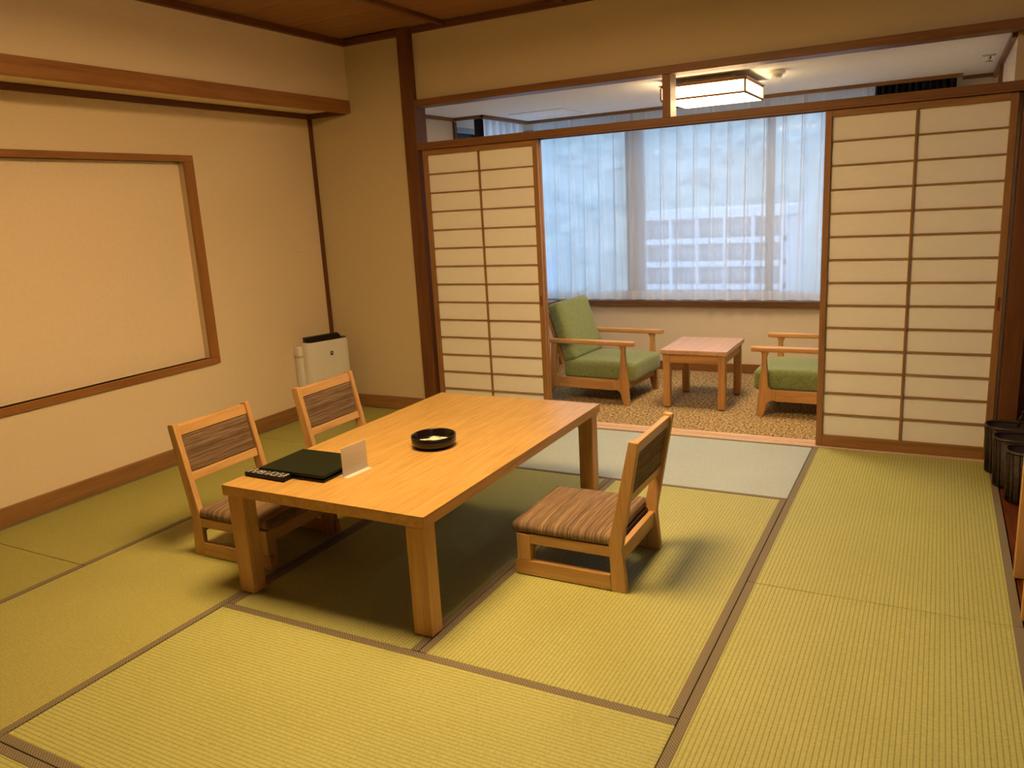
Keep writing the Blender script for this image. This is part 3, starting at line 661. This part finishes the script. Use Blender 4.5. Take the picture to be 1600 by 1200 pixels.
# ------------------------------------------------------------------ baskets and light wood rack at the right edge
def basket(x, y, label, handle, rz=0, h=.243):
    r = empty('wicker_basket', (x, y, 0), rz); tag(r, label, 'basket', 'dark wicker baskets at the right edge')
    def loop(hx, hy, z, n=40, e=3.2):
        out = []
        for i in range(n):
            t_ = 2*math.pi*i/n; c, s = math.cos(t_), math.sin(t_)
            k = (abs(c)**e+abs(s)**e)**(-1/e); out.append((hx*k*c, hy*k*s, z))
        return out
    t_ = bmesh.new(); rings = []
    prof = [(.160, .070, .002), (.166, .076, .02), (.172, .080, h*.5), (.180, .086, h), (.172, .078, h), (.164, .072, h*.5), (.155, .066, .012)]
    for a, b, z in prof: rings.append([t_.verts.new(p) for p in loop(a, b, z)])
    for A, B in zip(rings, rings[1:]):
        for i in range(40): t_.faces.new((A[i], A[(i+1) % 40], B[(i+1) % 40], B[i]))
    t_.faces.new(rings[0]); t_.faces.new(rings[-1]); bmesh.ops.recalc_face_normals(t_, faces=t_.faces)
    m_ = MB(); m_.add(t_)
    o = m_.build('woven_body', WICKER, r, True)
    m_ = MB(); m_.tube(loop(.177, .083, h+.002), .0075, 8, True); m_.build('rim', WICKER, r, True)
    m_ = MB()
    for i in range(36):
        p0 = loop(.168, .078, .006, 36)[i]; p1 = loop(.173, .0815, h*.5, 36)[i]; p2 = loop(.181, .087, h-.004, 36)[i]; m_.tube([p0, p1, p2], .0030, 5)
    sp_ = m_.build('stake', WICKER, r, True); tag(sp_, kind='stuff')
    if handle:
        pts = [(.095*math.cos(a)+.055, 0.0, h+.13*math.sin(a)) for a in [math.pi*i/16 for i in range(17)]]; m_ = MB(); m_.tube(pts, .0065, 8); m_.build('handle', WICKER, r, True)
    return r
basket(1.02, -.145, 'dark wicker basket nearest the sliding screen', True)
basket(1.045, -.350, 'dark wicker basket in the middle of the three', True)
basket(1.085, -.555, 'dark wicker basket nearest the viewer', False)
r = empty('wooden_rack', (1.10, -1.575, 0)); tag(r, 'light wooden rack cut off by the right edge of the photo', 'rack')
for s in (-1, 1):
    for q in (-1, 1): MB().box(min(s*.205, s*.165), max(s*.205, s*.165), min(q*.18, q*.155), max(q*.18, q*.155), 0, .95, .004).build('upright', BEECH['z'], r)
    MB().box(-.165, .165, min(s*.178, s*.158), max(s*.178, s*.158), .10, .16, .003).build('crossbar', BEECH['x'], r)
    MB().box(-.165, .165, min(s*.178, s*.158), max(s*.178, s*.158), .86, .92, .003).build('crossbar', BEECH['x'], r)
MB().box(-.16, .16, -.155, .155, .118, .138, .002).build('shelf', BEECH['x'], r)

# ------------------------------------------------------------------ outside the window
def hill():
    t_ = bmesh.new(); bmesh.ops.create_grid(t_, x_segments=90, y_segments=50, size=1)
    for v in t_.verts:
        x, y = v.co.x*220-40, 58+(v.co.y+1)*70
        d = (y-58)/140
        z = -20+95*d**.72+3*math.sin(x*.07+1)+2.2*math.sin(x*.19+y*.1)+1.2*math.sin(x*.6+y*.45)*math.cos(y*.5)
        v.co = Vector((x, y, z))
    m_ = MB(); m_.add(t_)
    m, nt, b = newmat('forest'); f = noise(nt, mapped(nt, (.35, .35, .5)), 1, 6, .7)
    nt.links.new(ramp(nt, f, [(.35, (.13, .17, .17, 1)), (.65, (.36, .40, .37, 1))]), b.inputs['Base Color']); b.inputs['Roughness'].default_value = 1
    return m_.build('forested_hillside', m, None, True)
tag(hill(), 'wooded hillside behind the curtain and the far building', 'hillside', kind='structure')
struct('ground_outside', MB().box(-200, 120, 3.0, 62, -22.2, -22.0), plain('grey_ground', (.35, .36, .38), .9), 'grey ground outside the window', 'ground')
CONC = plain('hazed_concrete', (.42, .44, .47), .8); CGLASS = plain('dark_glass', (.30, .33, .37), .3); BCONC = plain('blue_grey_wall', (.45, .55, .66), .8)  # haze put into the colours: concrete and glass kept close in tone
r = empty('apartment_building', (-10.9, 45, -22)); tag(r, 'pale concrete building with rows of balconies seen through the curtain', 'building')
BX0, BX1, BZ = -5.4, 3.3, 22.6
MB().box(BX0+.1, BX1-.1, 1.2, 9, 0, BZ-.3).build('wall', plain('building_wall', (.40, .42, .46), .8), r)
MB().box(BX0-.2, BX1+.2, 0, 9.2, BZ-.55, BZ, .03).build('roof_slab', CONC, r)
for k in range(8):
    z = BZ-.62-1.43*(k+1)
    MB().box(BX0, BX1, 0, 1.22, z-.05, z+.30, .02).build('balcony', CONC, r)
    for j in range(5):
        x = BX0+.2+j*1.7; MB().box(x+.15, x+1.25, 1.12, 1.22, z+.32, z+1.15).build('window', CGLASS, r)
for j in range(6): MB().box(BX0+j*1.7, BX0+.2+j*1.7, .02, 1.2, 0, BZ-.56).build('partition', CONC, r)
r = empty('annex_building', (-31, 40, -22)); tag(r, 'blue-grey building left of the balconies seen through the curtain', 'building')
MB().box(-7, 7, 0, 8, 0, 19.5).build('wall', BCONC, r); MB().box(-7.2, 7.2, -.1, 8.1, 19.5, 20).build('roof_slab', CONC, r); MB().box(4, 7, 1, 5, 20, 24.5).build('roof_tower', BCONC, r)
for k in range(4):
    for j in range(5): MB().box(-6+j*2.6, -4.6+j*2.6, -.06, .04, 10.4+k*2.3, 11.8+k*2.3).build('window', CGLASS, r)
